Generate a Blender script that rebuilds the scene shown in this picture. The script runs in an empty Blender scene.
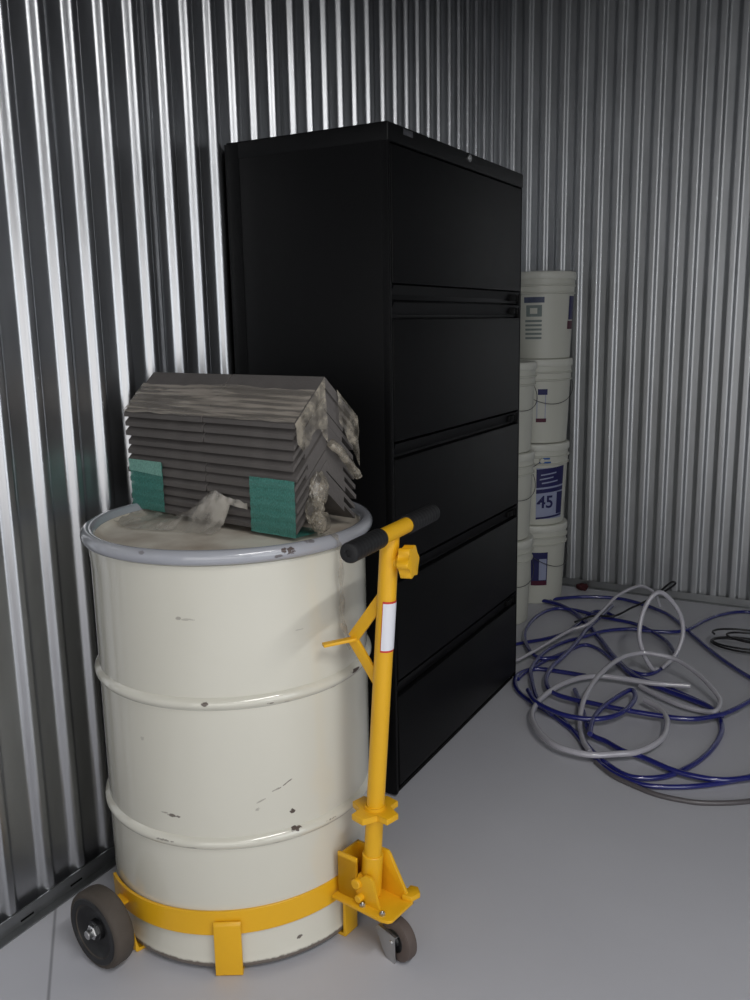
import bpy, bmesh, math, random
from math import sin, cos, pi, radians as R
from mathutils import Vector, Matrix, noise
random.seed(4)
COL = bpy.context.scene.collection

# ------------------------------------------------------------------ materials
def new_mat(name):
    m = bpy.data.materials.new(name); m.use_nodes = True
    nt = m.node_tree
    return m, nt, nt.nodes['Principled BSDF']
def srgb(r, g, b):
    f = lambda c: (c/255/12.92) if c/255 <= .04045 else ((c/255+.055)/1.055)**2.4
    return (f(r), f(g), f(b), 1)
def simple(name, col, rough=.5, metal=0, spec=.5, var=.12, scale=12, bump=0, bscale=200, coat=0):
    """principled surface with procedural tint variation and optional fine bump"""
    m, nt, p = new_mat(name)
    N, L = nt.nodes, nt.links
    tc = N.new('ShaderNodeTexCoord')
    nz = N.new('ShaderNodeTexNoise'); nz.inputs['Scale'].default_value = scale; nz.inputs['Detail'].default_value = 4
    L.new(tc.outputs['Object'], nz.inputs['Vector'])
    mx = N.new('ShaderNodeMix'); mx.data_type = 'RGBA'
    a = [c*(1-var) for c in col[:3]]+[1]; b = [min(1, c*(1+var)) for c in col[:3]]+[1]
    mx.inputs['A'].default_value = a; mx.inputs['B'].default_value = b
    L.new(nz.outputs['Fac'], mx.inputs['Factor'])
    L.new(mx.outputs['Result'], p.inputs['Base Color'])
    p.inputs['Roughness'].default_value = rough; p.inputs['Metallic'].default_value = metal
    p.inputs['Specular IOR Level'].default_value = spec
    p.inputs['Coat Weight'].default_value = coat
    if bump:
        n2 = N.new('ShaderNodeTexNoise'); n2.inputs['Scale'].default_value = bscale
        L.new(tc.outputs['Object'], n2.inputs['Vector'])
        bp = N.new('ShaderNodeBump'); bp.inputs['Strength'].default_value = bump; bp.inputs['Distance'].default_value = .002
        L.new(n2.outputs['Fac'], bp.inputs['Height']); L.new(bp.outputs['Normal'], p.inputs['Normal'])
    return m

def galvanised(name, base, rough):
    m, nt, p = new_mat(name); N, L = nt.nodes, nt.links
    tc = N.new('ShaderNodeTexCoord')
    mp = N.new('ShaderNodeMapping'); mp.inputs['Scale'].default_value = (6, 6, 1.2)
    L.new(tc.outputs['Object'], mp.inputs['Vector'])
    nz = N.new('ShaderNodeTexNoise'); nz.inputs['Scale'].default_value = 3; nz.inputs['Detail'].default_value = 5
    L.new(mp.outputs['Vector'], nz.inputs['Vector'])
    cr = N.new('ShaderNodeValToRGB')
    cr.color_ramp.elements[0].position = .3; cr.color_ramp.elements[0].color = [c*.85 for c in base[:3]]+[1]
    cr.color_ramp.elements[1].position = .7; cr.color_ramp.elements[1].color = base
    L.new(nz.outputs['Fac'], cr.inputs['Fac']); L.new(cr.outputs['Color'], p.inputs['Base Color'])
    mr = N.new('ShaderNodeMapRange'); mr.inputs['To Min'].default_value = rough-.05; mr.inputs['To Max'].default_value = rough+.07
    L.new(nz.outputs['Fac'], mr.inputs['Value']); L.new(mr.outputs['Result'], p.inputs['Roughness'])
    p.inputs['Metallic'].default_value = 1
    return m

GALV = galvanised('galvanised corrugated steel', (.55, .56, .58, 1), .31)
GALV_B = galvanised('galvanised corrugated steel back', (.58, .595, .61, 1), .43)
TRIM = galvanised('galvanised base angle', (.36, .37, .38, 1), .42)
ZINC = simple('zinc plated steel', (.5, .5, .5, 1), .35, 1)
YEL = simple('yellow enamel', (.80, .43, .012, 1), .38, 0, .5, .06, 9, .15, 90)
BLACK = simple('black satin cabinet paint', (.0036, .0036, .0040, 1), .45, 0, .18, .1, 5, .12, 700)
BLACK_IN = simple('black recess', (.002, .002, .002, 1), .7, 0, .2)
GRIP = simple('black rubber grip', (.012, .012, .013, 1), .55, 0, .4, .15, 40)
RUBBER = simple('worn grey brown tyre rubber', (.075, .062, .052, 1), .75, 0, .3, .25, 25, .3, 150)
HUBBLACK = simple('black wheel hub', (.008, .008, .009, 1), .45)
CASTERGREY = simple('brown grey caster tread', (.11, .085, .075, 1), .6, 0, .3, .2, 20)
RIM = simple('grey locking ring paint', srgb(150, 152, 160), .42, .15, .5, .08, 10)
TILE = simple('dark grey ridge tile', srgb(96, 92, 90), .6, 0, .35, .22, 30, .5, 260)
PAIL = simple('off white plastic pail', srgb(196, 196, 186), .42, 0, .45, .05, 6)
PAILLID = simple('off white plastic lid', srgb(205, 205, 196), .4, 0, .45, .04, 6)
GREYNAVY = simple('grey navy print', srgb(78, 84, 104), .5, 0, .3, .3, 60)
NAVY = simple('navy label print', srgb(40, 40, 88), .5, 0, .3, .2, 30)
PALELAB = simple('pale blue label paper', srgb(150, 156, 182), .5, 0, .3, .08, 30)
GREENLAB = simple('faded grey green print', srgb(120, 130, 128), .55, 0, .3, .15, 60)
MAROON = simple('dark maroon print', srgb(80, 30, 50), .5, 0, .3)
WIRE = simple('steel bail wire', (.08, .08, .085, 1), .4, .8)
BLUE = simple('glossy blue tubing', srgb(34, 38, 112), .2, 0, .8, .15, 8, coat=.6)
CLEAR = simple('milky clear tubing', srgb(182, 180, 188), .2, 0, .8, .12, 8, coat=.6)
SMOKE = simple('dull smoky tubing', srgb(92, 88, 90), .3, 0, .6, .12, 8)
COALCORD = simple('black cord', (.012, .012, .014, 1), .35, 0, .5)
WHITELAB = simple('white paper label', srgb(225, 225, 232), .5, 0, .4, .02)
REDLAB = simple('red label edge', srgb(200, 60, 50), .5, 0, .4, .02)
LABELINK = simple('grey label ink', srgb(150, 150, 160), .5, 0, .3)
LEAF = simple('dry reddish debris', srgb(70, 36, 40), .8, 0, .2, .3, 60)
CEIL = simple('dull grey ceiling sheet', (.035, .035, .04, 1), .8)
HALL = simple('concrete hallway', srgb(120, 120, 122), .8)

def floor_mat():
    m, nt, p = new_mat('grey painted concrete'); N, L = nt.nodes, nt.links
    tc = N.new('ShaderNodeTexCoord')
    n1 = N.new('ShaderNodeTexNoise'); n1.inputs['Scale'].default_value = 1.6; n1.inputs['Detail'].default_value = 6
    n2 = N.new('ShaderNodeTexNoise'); n2.inputs['Scale'].default_value = 45; n2.inputs['Detail'].default_value = 3
    L.new(tc.outputs['Object'], n1.inputs['Vector']); L.new(tc.outputs['Object'], n2.inputs['Vector'])
    mx = N.new('ShaderNodeMix'); mx.data_type = 'RGBA'
    mx.inputs['A'].default_value = srgb(184, 184, 191); mx.inputs['B'].default_value = srgb(200, 200, 206)
    L.new(n1.outputs['Fac'], mx.inputs['Factor'])
    # expansion joint: dark line through (-.026,1.241) running along (.716,-.698)
    dp = N.new('ShaderNodeVectorMath'); dp.operation = 'DOT_PRODUCT'; dp.inputs[1].default_value = (.698, .716, 0)
    L.new(tc.outputs['Object'], dp.inputs[0])
    sb = N.new('ShaderNodeMath'); sb.operation = 'SUBTRACT'; sb.inputs[1].default_value = -.026*.698+1.241*.716
    L.new(dp.outputs['Value'], sb.inputs[0])
    ab = N.new('ShaderNodeMath'); ab.operation = 'ABSOLUTE'; L.new(sb.outputs[0], ab.inputs[0])
    mr = N.new('ShaderNodeMapRange'); mr.inputs['From Min'].default_value = .0012; mr.inputs['From Max'].default_value = .0045
    mr.inputs['To Min'].default_value = .55; mr.inputs['To Max'].default_value = 1
    L.new(ab.outputs[0], mr.inputs['Value'])
    mu = N.new('ShaderNodeMix'); mu.data_type = 'RGBA'; mu.blend_type = 'MULTIPLY'; mu.inputs['Factor'].default_value = 1
    L.new(mx.outputs['Result'], mu.inputs['A']); L.new(mr.outputs['Result'], mu.inputs['B'])
    L.new(mu.outputs['Result'], p.inputs['Base Color'])
    bp = N.new('ShaderNodeBump'); bp.inputs['Strength'].default_value = .12; bp.inputs['Distance'].default_value = .002
    L.new(n2.outputs['Fac'], bp.inputs['Height']); L.new(bp.outputs['Normal'], p.inputs['Normal'])
    p.inputs['Roughness'].default_value = .42; p.inputs['Specular IOR Level'].default_value = .4
    return m
FLOOR = floor_mat()

def drum_mat(marks, name, base, edge_z=None):
    """cream enamel with individual scuffs: marks = (azimuth deg, z, half width m, half height m, darkness, slant)"""
    m, nt, p = new_mat(name); N, L = nt.nodes, nt.links
    def M(op, a, b=None, c=None):
        n = N.new('ShaderNodeMath'); n.operation = op
        for i, v in enumerate((a, b, c)):
            if v is None: continue
            if isinstance(v, (int, float)): n.inputs[i].default_value = v
            else: L.new(v, n.inputs[i])
        return n.outputs[0]
    tc = N.new('ShaderNodeTexCoord'); sp = N.new('ShaderNodeSeparateXYZ'); L.new(tc.outputs['Object'], sp.inputs[0])
    az = M('ARCTAN2', sp.outputs['Y'], sp.outputs['X']); arc = M('MULTIPLY', az, .29); z = sp.outputs['Z']
    nz = N.new('ShaderNodeTexNoise'); nz.inputs['Scale'].default_value = 110; nz.inputs['Detail'].default_value = 3
    L.new(tc.outputs['Object'], nz.inputs['Vector'])
    nn = M('MULTIPLY', M('SUBTRACT', nz.outputs['Fac'], .5), 5.0)
    tot = None
    for a, zc, wa, wz, d, sl in marks:
        da = M('SUBTRACT', arc, R(a)*.29); dz = M('SUBTRACT', z, zc)
        dz = M('SUBTRACT', dz, M('MULTIPLY', da, sl))
        e = M('ADD', M('POWER', M('DIVIDE', da, wa), 2.0), M('POWER', M('DIVIDE', dz, wz), 2.0))
        e = M('ADD', e, nn)
        k = M('MULTIPLY', M('SUBTRACT', 1.2, e), 2.0)
        k = M('MULTIPLY', M('MINIMUM', M('MAXIMUM', k, 0.0), 1.0), d)
        tot = k if tot is None else M('MAXIMUM', tot, k)
    if edge_z is not None:      # rusty bottom chime, an uneven line
        e = M('ADD', M('SUBTRACT', edge_z, z), M('MULTIPLY', nn, .0011))
        k = M('MINIMUM', M('MAXIMUM', M('MULTIPLY', e, 250.0), 0.0), .85)
        tot = M('MAXIMUM', tot, k)
    n2 = N.new('ShaderNodeTexNoise'); n2.inputs['Scale'].default_value = 3.5; n2.inputs['Detail'].default_value = 5
    L.new(tc.outputs['Object'], n2.inputs['Vector'])
    mx = N.new('ShaderNodeMix'); mx.data_type = 'RGBA'
    mx.inputs['A'].default_value = [c*.95 for c in base[:3]]+[1]; mx.inputs['B'].default_value = base
    L.new(n2.outputs['Fac'], mx.inputs['Factor'])
    m2 = N.new('ShaderNodeMix'); m2.data_type = 'RGBA'
    L.new(mx.outputs['Result'], m2.inputs['A']); m2.inputs['B'].default_value = srgb(62, 42, 34)
    L.new(tot, m2.inputs['Factor']); L.new(m2.outputs['Result'], p.inputs['Base Color'])
    mr = M('ADD', M('MULTIPLY', tot, .4), .17); L.new(mr, p.inputs['Roughness'])
    p.inputs['Specular IOR Level'].default_value = .5
    p.inputs['Coat Weight'].default_value = .7; p.inputs['Coat Roughness'].default_value = .09
    return m
MARKS = [(-68.4,.74,.016,.002,.35,0), (-72,.742,.006,.003,.45,0), (-34.8,.392,.014,.0016,.75,.5), (-39,.384,.006,.002,.5,.3),
         (-32.4,.33,.006,.005,.95,.2), (-31.8,.293,.011,.004,.95,0), (-79.7,.336,.013,.003,.8,0), (-84,.339,.010,.002,.5,0),
         (-63.9,.577,.007,.0035,.9,0), (-39.7,.568,.007,.002,.7,0), (-33,.564,.005,.0018,.7,0), (1.9,.574,.014,.004,.95,0),
         (-31.5,.048,.007,.004,.85,.2), (-10.2,.561,.010,.002,.6,0), (-46,.35,.005,.004,.4,0), (-45,.366,.008,.0015,.45,.4),
         (-84,.285,.018,.0022,.6,0), (-72,.276,.012,.002,.55,0), (-16,.285,.010,.002,.6,0), (-26.5,.70,.010,.0013,.3,0),
         (-92,.487,.006,.004,.22,0), (-40,.276,.007,.002,.5,0)]
DRUM = drum_mat(MARKS, 'cream drum enamel', srgb(214, 211, 198), .0235)
RIMM = drum_mat([(-31,.862,.012,.0065,.95,0), (-35,.855,.008,.003,.7,0), (-22,.872,.008,.003,.6,0), (-84,.867,.006,.003,.5,0)], 'grey locking ring enamel', srgb(166, 168, 175))

def lid_mat():
    m, nt, p = new_mat('dusty cream lid'); N, L = nt.nodes, nt.links
    tc = N.new('ShaderNodeTexCoord'); nz = N.new('ShaderNodeTexNoise'); nz.inputs['Scale'].default_value = 7; nz.inputs['Detail'].default_value = 7
    L.new(tc.outputs['Object'], nz.inputs['Vector'])
    cr = N.new('ShaderNodeValToRGB'); e = cr.color_ramp.elements
    e[0].position = .35; e[0].color = srgb(176, 162, 146); e[1].position = .62; e[1].color = srgb(222, 215, 202)
    L.new(nz.outputs['Fac'], cr.inputs['Fac']); L.new(cr.outputs['Color'], p.inputs['Base Color'])
    p.inputs['Roughness'].default_value = .6
    return m
LID = lid_mat()

def film_mat(name, col, opacity, rough=.22, streak=(3, 60, 60), lo=.62, hi=1.35, op=.22):
    m, nt, p = new_mat(name); N, L = nt.nodes, nt.links
    out = N['Material Output']
    tc = N.new('ShaderNodeTexCoord'); mp = N.new('ShaderNodeMapping'); mp.inputs['Scale'].default_value = streak
    L.new(tc.outputs['Object'], mp.inputs['Vector'])
    nz = N.new('ShaderNodeTexNoise'); nz.inputs['Scale'].default_value = 1.6; nz.inputs['Detail'].default_value = 6
    L.new(mp.outputs['Vector'], nz.inputs['Vector'])
    cr = N.new('ShaderNodeValToRGB'); cr.color_ramp.elements[0].position = .36; cr.color_ramp.elements[1].position = .66
    cr.color_ramp.elements[0].color = [c*lo for c in col[:3]]+[1]; cr.color_ramp.elements[1].color = [min(1, c*hi) for c in col[:3]]+[1]
    L.new(nz.outputs['Fac'], cr.inputs['Fac']); L.new(cr.outputs['Color'], p.inputs['Base Color']); p.inputs['Roughness'].default_value = rough
    p.inputs['Specular IOR Level'].default_value = .9
    bp = N.new('ShaderNodeBump'); bp.inputs['Strength'].default_value = .6; bp.inputs['Distance'].default_value = .004
    L.new(nz.outputs['Fac'], bp.inputs['Height']); L.new(bp.outputs['Normal'], p.inputs['Normal'])
    tr = N.new('ShaderNodeBsdfTransparent'); ms = N.new('ShaderNodeMixShader')
    mr = N.new('ShaderNodeMapRange'); mr.inputs['From Min'].default_value = .38; mr.inputs['From Max'].default_value = .62
    mr.inputs['To Min'].default_value = max(0, opacity-op); mr.inputs['To Max'].default_value = min(1, opacity+op)
    L.new(nz.outputs['Fac'], mr.inputs['Value']); L.new(mr.outputs['Result'], ms.inputs['Fac'])
    L.new(tr.outputs[0], ms.inputs[1]); L.new(p.outputs[0], ms.inputs[2]); L.new(ms.outputs[0], out.inputs['Surface'])
    return m
FILM = film_mat('stretched clear film', srgb(162, 154, 144), .60, lo=.8, hi=1.22)
FILM_C = film_mat('crumpled clear film', srgb(160, 152, 138), .42, .15, (22, 22, 22))
FILM_L = film_mat('loose clear film', srgb(186, 180, 170), .42, .18, (14, 5, 10), .7, 1.25, .25)
TAPE = film_mat('teal mesh tape', srgb(66, 146, 134), .74, .35, (400, 400, 160), .85, 1.15, .10)
TAPE_P = film_mat('pale doubled tape', srgb(130, 186, 172), .84, .35, (400, 400, 160), .88, 1.12, .08)

# ------------------------------------------------------------------ mesh helpers
def link(name, bm, mat, parent=None, smooth=35, loc=None):
    me = bpy.data.meshes.new(name)
    bmesh.ops.recalc_face_normals(bm, faces=bm.faces[:])
    bm.to_mesh(me); bm.free()
    if smooth:
        me.shade_smooth(); me.set_sharp_from_angle(angle=R(smooth))
    for mm in (mat if isinstance(mat, list) else [mat]): me.materials.append(mm)
    o = bpy.data.objects.new(name, me); COL.objects.link(o)
    if loc is not None:
        me.transform(Matrix.Translation(-Vector(loc))); o.location = loc
    if parent is not None:
        o.parent = parent
        o.matrix_parent_inverse = Matrix.Identity(4)
        # meshes are written in world space: shift them into the parent's frame
        w = world_of(parent).inverted()
        me.transform(w if loc is None else w @ Matrix.Identity(4))
        if loc is not None: o.location = (0, 0, 0); me.transform(w.inverted()); me.transform(Matrix.Translation(Vector(loc))); me.transform(w)
    return o
def world_of(o):
    m = Matrix.LocRotScale(o.location, o.rotation_euler, o.scale)
    return m if o.parent is None else world_of(o.parent) @ m
def tag(o, label=None, cat=None, group=None, kind=None):
    if label: o['label'] = label
    if cat: o['category'] = cat
    if group: o['group'] = group
    if kind: o['kind'] = kind
    return o
def empty(name, loc, rz=0):
    o = bpy.data.objects.new(name, None); o.empty_display_size = .1; COL.objects.link(o)
    o.location = loc; o.rotation_euler = (0, 0, rz); return o
def box(bm, x0, x1, y0, y1, z0, z1, M=None, bev=0, seg=2):
    vs = [bm.verts.new(v) for v in [(x0,y0,z0),(x1,y0,z0),(x1,y1,z0),(x0,y1,z0),(x0,y0,z1),(x1,y0,z1),(x1,y1,z1),(x0,y1,z1)]]
    fs = [bm.faces.new([vs[i] for i in f]) for f in [(0,3,2,1),(4,5,6,7),(0,1,5,4),(1,2,6,5),(2,3,7,6),(3,0,4,7)]]
    if bev:
        es = list({e for f in fs for e in f.edges})
        r = bmesh.ops.bevel(bm, geom=es, offset=bev, segments=seg, profile=.5, affect='EDGES', clamp_overlap=True)
        vs = list({v for f in r['faces'] for v in f.verts} | {v for v in vs if v.is_valid})
    if M is not None: bmesh.ops.transform(bm, matrix=M, verts=vs)
    return vs
def prism(bm, pts, h0, h1, M=None, bev=0):
    """closed 2D outline (x,y) extruded along z from h0 to h1"""
    a = [bm.verts.new((x, y, h0)) for x, y in pts]; b = [bm.verts.new((x, y, h1)) for x, y in pts]
    n = len(pts)
    fs = [bm.faces.new(a[::-1]), bm.faces.new(b)] + [bm.faces.new((a[i], a[(i+1)%n], b[(i+1)%n], b[i])) for i in range(n)]
    vs = a+b
    if bev:
        es = list({e for f in fs for e in f.edges})
        r = bmesh.ops.bevel(bm, geom=es, offset=bev, segments=2, profile=.5, affect='EDGES', clamp_overlap=True)
        vs = list({v for f in r['faces'] for v in f.verts} | {v for v in vs if v.is_valid})
    if M is not None: bmesh.ops.transform(bm, matrix=M, verts=vs)
    return vs
def lathe(bm, prof, n=64, M=None, a0=0, a1=2*pi, cap=False):
    full = abs(a1-a0-2*pi) < 1e-6; k = n if full else n+1
    rings = []
    for r, z in prof:
        if r < 1e-6: rings.append([bm.verts.new((0, 0, z))]); continue
        rings.append([bm.verts.new((r*cos(a0+(a1-a0)*i/n), r*sin(a0+(a1-a0)*i/n), z)) for i in range(k)])
    for A, B in zip(rings, rings[1:]):
        for i in range(n):
            j = (i+1) % k
            if len(A) == 1 and len(B) == 1: continue
            if len(A) == 1: bm.faces.new((A[0], B[j], B[i]))
            elif len(B) == 1: bm.faces.new((A[i], A[j], B[0]))
            else: bm.faces.new((A[i], A[j], B[j], B[i]))
    vs = [v for r in rings for v in r]
    if M is not None: bmesh.ops.transform(bm, matrix=M, verts=vs)
    return vs
def frame(p, d):
    """matrix whose z axis runs along d from p"""
    q = Vector(d).normalized().to_track_quat('Z', 'Y')
    return Matrix.Translation(Vector(p)) @ q.to_matrix().to_4x4()
def cyl(bm, p0, p1, r, n=24, bev=.0015, r2=None):
    p0, p1 = Vector(p0), Vector(p1); h = (p1-p0).length; r2 = r if r2 is None else r2
    return lathe(bm, [(0,0), (r-bev,0), (r,bev), (r2,h-bev), (r2-bev,h), (0,h)], n, frame(p0, p1-p0))
def catmull(P, step=8):
    P = [Vector(p) for p in P]; out = []
    Q = [P[0]*2-P[1]] + P + [P[-1]*2-P[-2]]
    for i in range(1, len(Q)-2):
        a, b, c, d = Q[i-1:i+3]
        for k in range(step):
            t = k/step
            out.append(.5*((2*b)+(c-a)*t+(2*a-5*b+4*c-d)*t*t+(3*b-a-3*c+d)*t**3))
    out.append(P[-1]); return out
def tube(bm, pts, r, n=10, closed=False, flat=1):
    pts = [Vector(p) for p in pts]; rings = []; up = Vector((0,0,1)); prev = None
    m = len(pts)
    for i, p in enumerate(pts):
        d = (pts[(i+1) % m if closed else min(i+1, m-1)] - pts[(i-1) % m if closed else max(i-1, 0)]).normalized()
        if prev is None: s = d.cross(up if abs(d.z) < .9 else Vector((1,0,0))).normalized()
        else: s = (prev - d*prev.dot(d)).normalized()
        prev = s; t = d.cross(s)
        rings.append([bm.verts.new(p + r*(s*cos(2*pi*k/n) + flat*t*sin(2*pi*k/n))) for k in range(n)])
    for i in range(m if closed else m-1):
        A, B = rings[i], rings[(i+1) % m]
        for k in range(n): bm.faces.new((A[k], A[(k+1)%n], B[(k+1)%n], B[k]))
    if not closed: bm.faces.new(rings[0][::-1]); bm.faces.new(rings[-1])
def grid(bm, f, nu, nv):
    V = [[bm.verts.new(f(i/nu, j/nv)) for j in range(nv+1)] for i in range(nu+1)]
    for i in range(nu):
        for j in range(nv): bm.faces.new((V[i][j], V[i+1][j], V[i+1][j+1], V[i][j+1]))
BM = bmesh.new

# ------------------------------------------------------------------ room shell
ROOM_X, YB, YF, ZC = 3.05, 4.11, -.85, 2.75
FL, RT = .19, .16       # flank and rib-top share of one period
def corr(t, per):
    """rounded trapezoid 0..1 over one period"""
    u = (t/per) % 1.0
    def s(a): a = max(0, min(1, a)); return a*a*(3-2*a)
    if u < FL: return s(u/FL)
    if u < FL+RT: return 1
    if u < 2*FL+RT: return 1-s((u-FL-RT)/FL)
    return 0
def panel_profile(y):
    """left wall sheets: six ribs at .0905 m, then a wider lap gap; 0..1"""
    q = (y-1.763+.045) % .556 - .045
    i = max(0, min(5, round(q/.0905))); d = abs(q-i*.0905)/.0905
    def s(a): a = max(0, min(1, a)); return a*a*(3-2*a)
    return 1-s((d-RT/2)/FL)
def corr_wall(name, fn, length, per, z0, z1, mat, depth=.017, phase=0, lap=None, panel=False):
    bm = BM(); n = int(length/per*22); prev = None
    for i in range(n+1):
        s = length*i/n; t = s+phase; h = corr(t, per)*depth
        if panel:                                 # sheet laps: a slim extra bead beside some ribs
            h = panel_profile(YF+s)*depth
            h += sum(.0045*math.exp(-((YF+s-c)/.005)**2) for c in (.29, .845, 1.408, 1.706, 2.262, 2.818))
        a, b = bm.verts.new(fn(s, h-depth, z0)), bm.verts.new(fn(s, h-depth, z1))
        if prev: bm.faces.new((prev[0], a, b, prev[1]))
        prev = (a, b)
    me = bpy.data.meshes.new(name); bm.to_mesh(me); bm.free(); me.shade_smooth(); me.materials.append(mat)
    o = bpy.data.objects.new(name, me); COL.objects.link(o); return tag(o, kind='structure')
PER = .0925
corr_wall('wall_left', lambda s, h, z: (h, YF+s, z), YB-YF+.02, PER, 0, ZC, GALV, panel=True)
FL, RT = .21, .25
corr_wall('wall_back', lambda s, h, z: (ROOM_X-s, YB-h, z), ROOM_X+.03, .0835, 0, ZC, GALV_B, depth=.012, phase=(-ROOM_X+.30) % .0835+.45*.0835)
FL, RT = .19, .16
corr_wall('wall_front', lambda s, h, z: (s, YF+h, z), .55, PER, 0, ZC, GALV)
corr_wall('wall_front_jamb', lambda s, h, z: (2.95+s, YF+h, z), .10, PER, 0, ZC, GALV)
corr_wall('wall_front_header', lambda s, h, z: (.55+s, YF+h, z), 2.40, PER, 2.13, ZC, GALV)
DY0, DY1, DZ = -.70, 1.10, 2.05      # roll-up door opening in the right wall
corr_wall('wall_right', lambda s, h, z: (ROOM_X-h, YB-s, z), YB-DY1, PER, 0, ZC, GALV)
corr_wall('wall_right_jamb', lambda s, h, z: (ROOM_X-h, DY0-s, z), DY0-YF, PER, 0, ZC, GALV)
corr_wall('wall_right_header', lambda s, h, z: (ROOM_X-h, DY1-s, z), DY1-DY0, PER, DZ, ZC, GALV)
bm = BM(); box(bm, -.3, 5.2, YF-.3, YB+.3, -.08, 0); tag(link('floor', bm, FLOOR, smooth=0), kind='structure')
bm = BM(); box(bm, -.05, ROOM_X+.05, YF-.05, YB+.05, ZC, ZC+.06); tag(link('ceiling', bm, CEIL, smooth=0), kind='structure')
# base angles, with weep slots in the left one
def base_trim(name, L0, L1, fn, slots):
    bm = BM()
    for a, b, c, d in [(L0, L1, .0, .004)]:
        pass
    P = [(.0005, 0), (.026, 0), (.026, .003), (.006, .0035), (.004, .035), (.0005, .035)]
    va = [bm.verts.new(fn(x, L0, z)) for x, z in P]; vb = [bm.verts.new(fn(x, L1, z)) for x, z in P]
    n = len(P)
    for i in range(n): bm.faces.new((va[i], va[(i+1)%n], vb[(i+1)%n], vb[i]))
    bm.faces.new(va); bm.faces.new(vb[::-1])
    o = tag(link(name, bm, TRIM, smooth=30), kind='structure')
    return o
base_trim('trim_1', YF+.01, YB-.01, lambda x, l, z: (x, l, z), 1)
base_trim('trim_2', .03, ROOM_X-.03, lambda x, l, z: (l, YB-x, z), 0)
bm = BM()
for i in range(40):
    y = YF+.3+i*PER*1.5
    if y > YB-.2: break
    box(bm, .0046, .0066, y, y+.034, .0105, .0145)
tag(link('trim_3', bm, BLACK_IN, smooth=0), kind='structure')
# door jamb trims
bm = BM()
box(bm, ROOM_X-.03, ROOM_X+.05, DY1, DY1+.05, 0, DZ+.05, bev=.003)
box(bm, ROOM_X-.03, ROOM_X+.05, DY0-.05, DY0, 0, DZ+.05, bev=.003)
box(bm, ROOM_X-.03, ROOM_X+.05, DY0, DY1, DZ, DZ+.05, bev=.003)
tag(link('trim_4', bm, TRIM), kind='structure')

# ------------------------------------------------------------------ file cabinet
CX, CY0, CY1, CH = .489, 1.956, 2.889, 1.738
cab = tag(empty('file_cabinet', (CX/2, (CY0+CY1)/2, 0)), 'tall black five-drawer lateral metal file cabinet standing against the corrugated wall', 'file cabinet')
bm = BM()
FX = .468
box(bm, .012, FX, CY0, CY1, .010, CH-.002, bev=.003)                    # carcass
box(bm, FX-.002, CX-.002, CY0, CY0+.012, .010, CH-.01, bev=.002)        # front stiles
box(bm, FX-.002, CX-.002, CY1-.012, CY1, .010, CH-.01, bev=.002)
box(bm, .006, .05, CY0-.0015, CY0+.002, .022, CH-.004, bev=.001)         # folded rear edge of the side panel
link('body', bm, BLACK, cab)
bm = BM(); box(bm, .010, CX, CY0-.001, CY1+.001, CH-.044, CH, bev=.004, seg=3)
link('top_rail', bm, BLACK, cab)
bm = BM(); box(bm, .03, CX-.012, CY0+.01, CY1-.01, .003, .012)
link('plinth', bm, BLACK_IN, cab)
def drawer(z0, z1, pull, first=False):
    """full width front; a finger pull runs along the top (or the foot of the first flipper front)"""
    y0, y1 = CY0+.016, CY1-.016
    bm = BM(); P = .036
    a, b = (z0+P+.004, z1) if first else (z0, z1-P-.004)
    box(bm, FX-.001, CX, y0, y1, a, b, bev=.003)
    if first: box(bm, FX-.001, CX-.010, y0, y1, z0, a-.004, bev=.002)
    d = link('drawer', bm, BLACK, cab)
    bm = BM()   # the lip: a slanted strip whose inner edge is set back
    zt, zb = (z0+P, z0) if first else (z1, z1-P)
    prof = [(CX-.001, zb+.004), (CX-.001, zb), (CX-.016, zb+.010), (CX-.004, zt-.003), (CX-.001, zt), (CX-.019, zt), (CX-.019, zb)]
    prof = [(FX, zb), (CX-.013, zb), (CX-.013, zb+.006), (CX-.003, zt-.005), (CX-.001, zt), (FX, zt)]
    va = [bm.verts.new((x, y0+.004, z)) for x, z in prof]; vb = [bm.verts.new((x, y1-.004, z)) for x, z in prof]
    for i in range(len(prof)):
        j = (i+1) % len(prof); bm.faces.new((va[i], va[j], vb[j], vb[i]))
    bm.faces.new(va); bm.faces.new(vb[::-1])
    link('pull', bm, BLACK, d, smooth=20)
    bm = BM(); zc = (zt+zb)/2
    box(bm, CX-.010, CX+.0015, y1-.085, y1-.045, zc-.010, zc+.010, bev=.002)
    box(bm, CX-.010, CX+.0015, y1-.035, y1-.022, zc-.010, zc+.010, bev=.002)
    link('latch', bm, BLACK_IN, d)
drawer(1.327, 1.690, 1, first=True)
for a, b in ((.976, 1.321), (.650, .970), (.335, .644), (.030, .329)): drawer(a, b, 1)
bm = BM(); cyl(bm, (CX-.004, 2.44, 1.7225), (CX+.005, 2.44, 1.7225), .0105, 20); cyl(bm, (CX+.004, 2.44, 1.7225), (CX+.007, 2.44, 1.7225), .0045, 12)
tag(link('lock', bm, ZINC, cab), 'small round steel lock in the top rail')
bm = BM(); box(bm, CX-.001, CX+.0012, 2.035, 2.085, 1.719, 1.733, bev=.0005)
tag(link('badge', bm, simple('dull grey badge', srgb(60, 60, 64), .4), cab), 'small dull grey plate on the top rail')
for yy in (CY0+.03, CY1-.03):
    for xx in (.05, CX-.028):
        bm = BM(); cyl(bm, (xx, yy, 0), (xx, yy, .012), .016, 16); cyl(bm, (xx, yy, .01), (xx, yy, .025), .006, 10); link('leveling_foot', bm, ZINC, cab)

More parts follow.
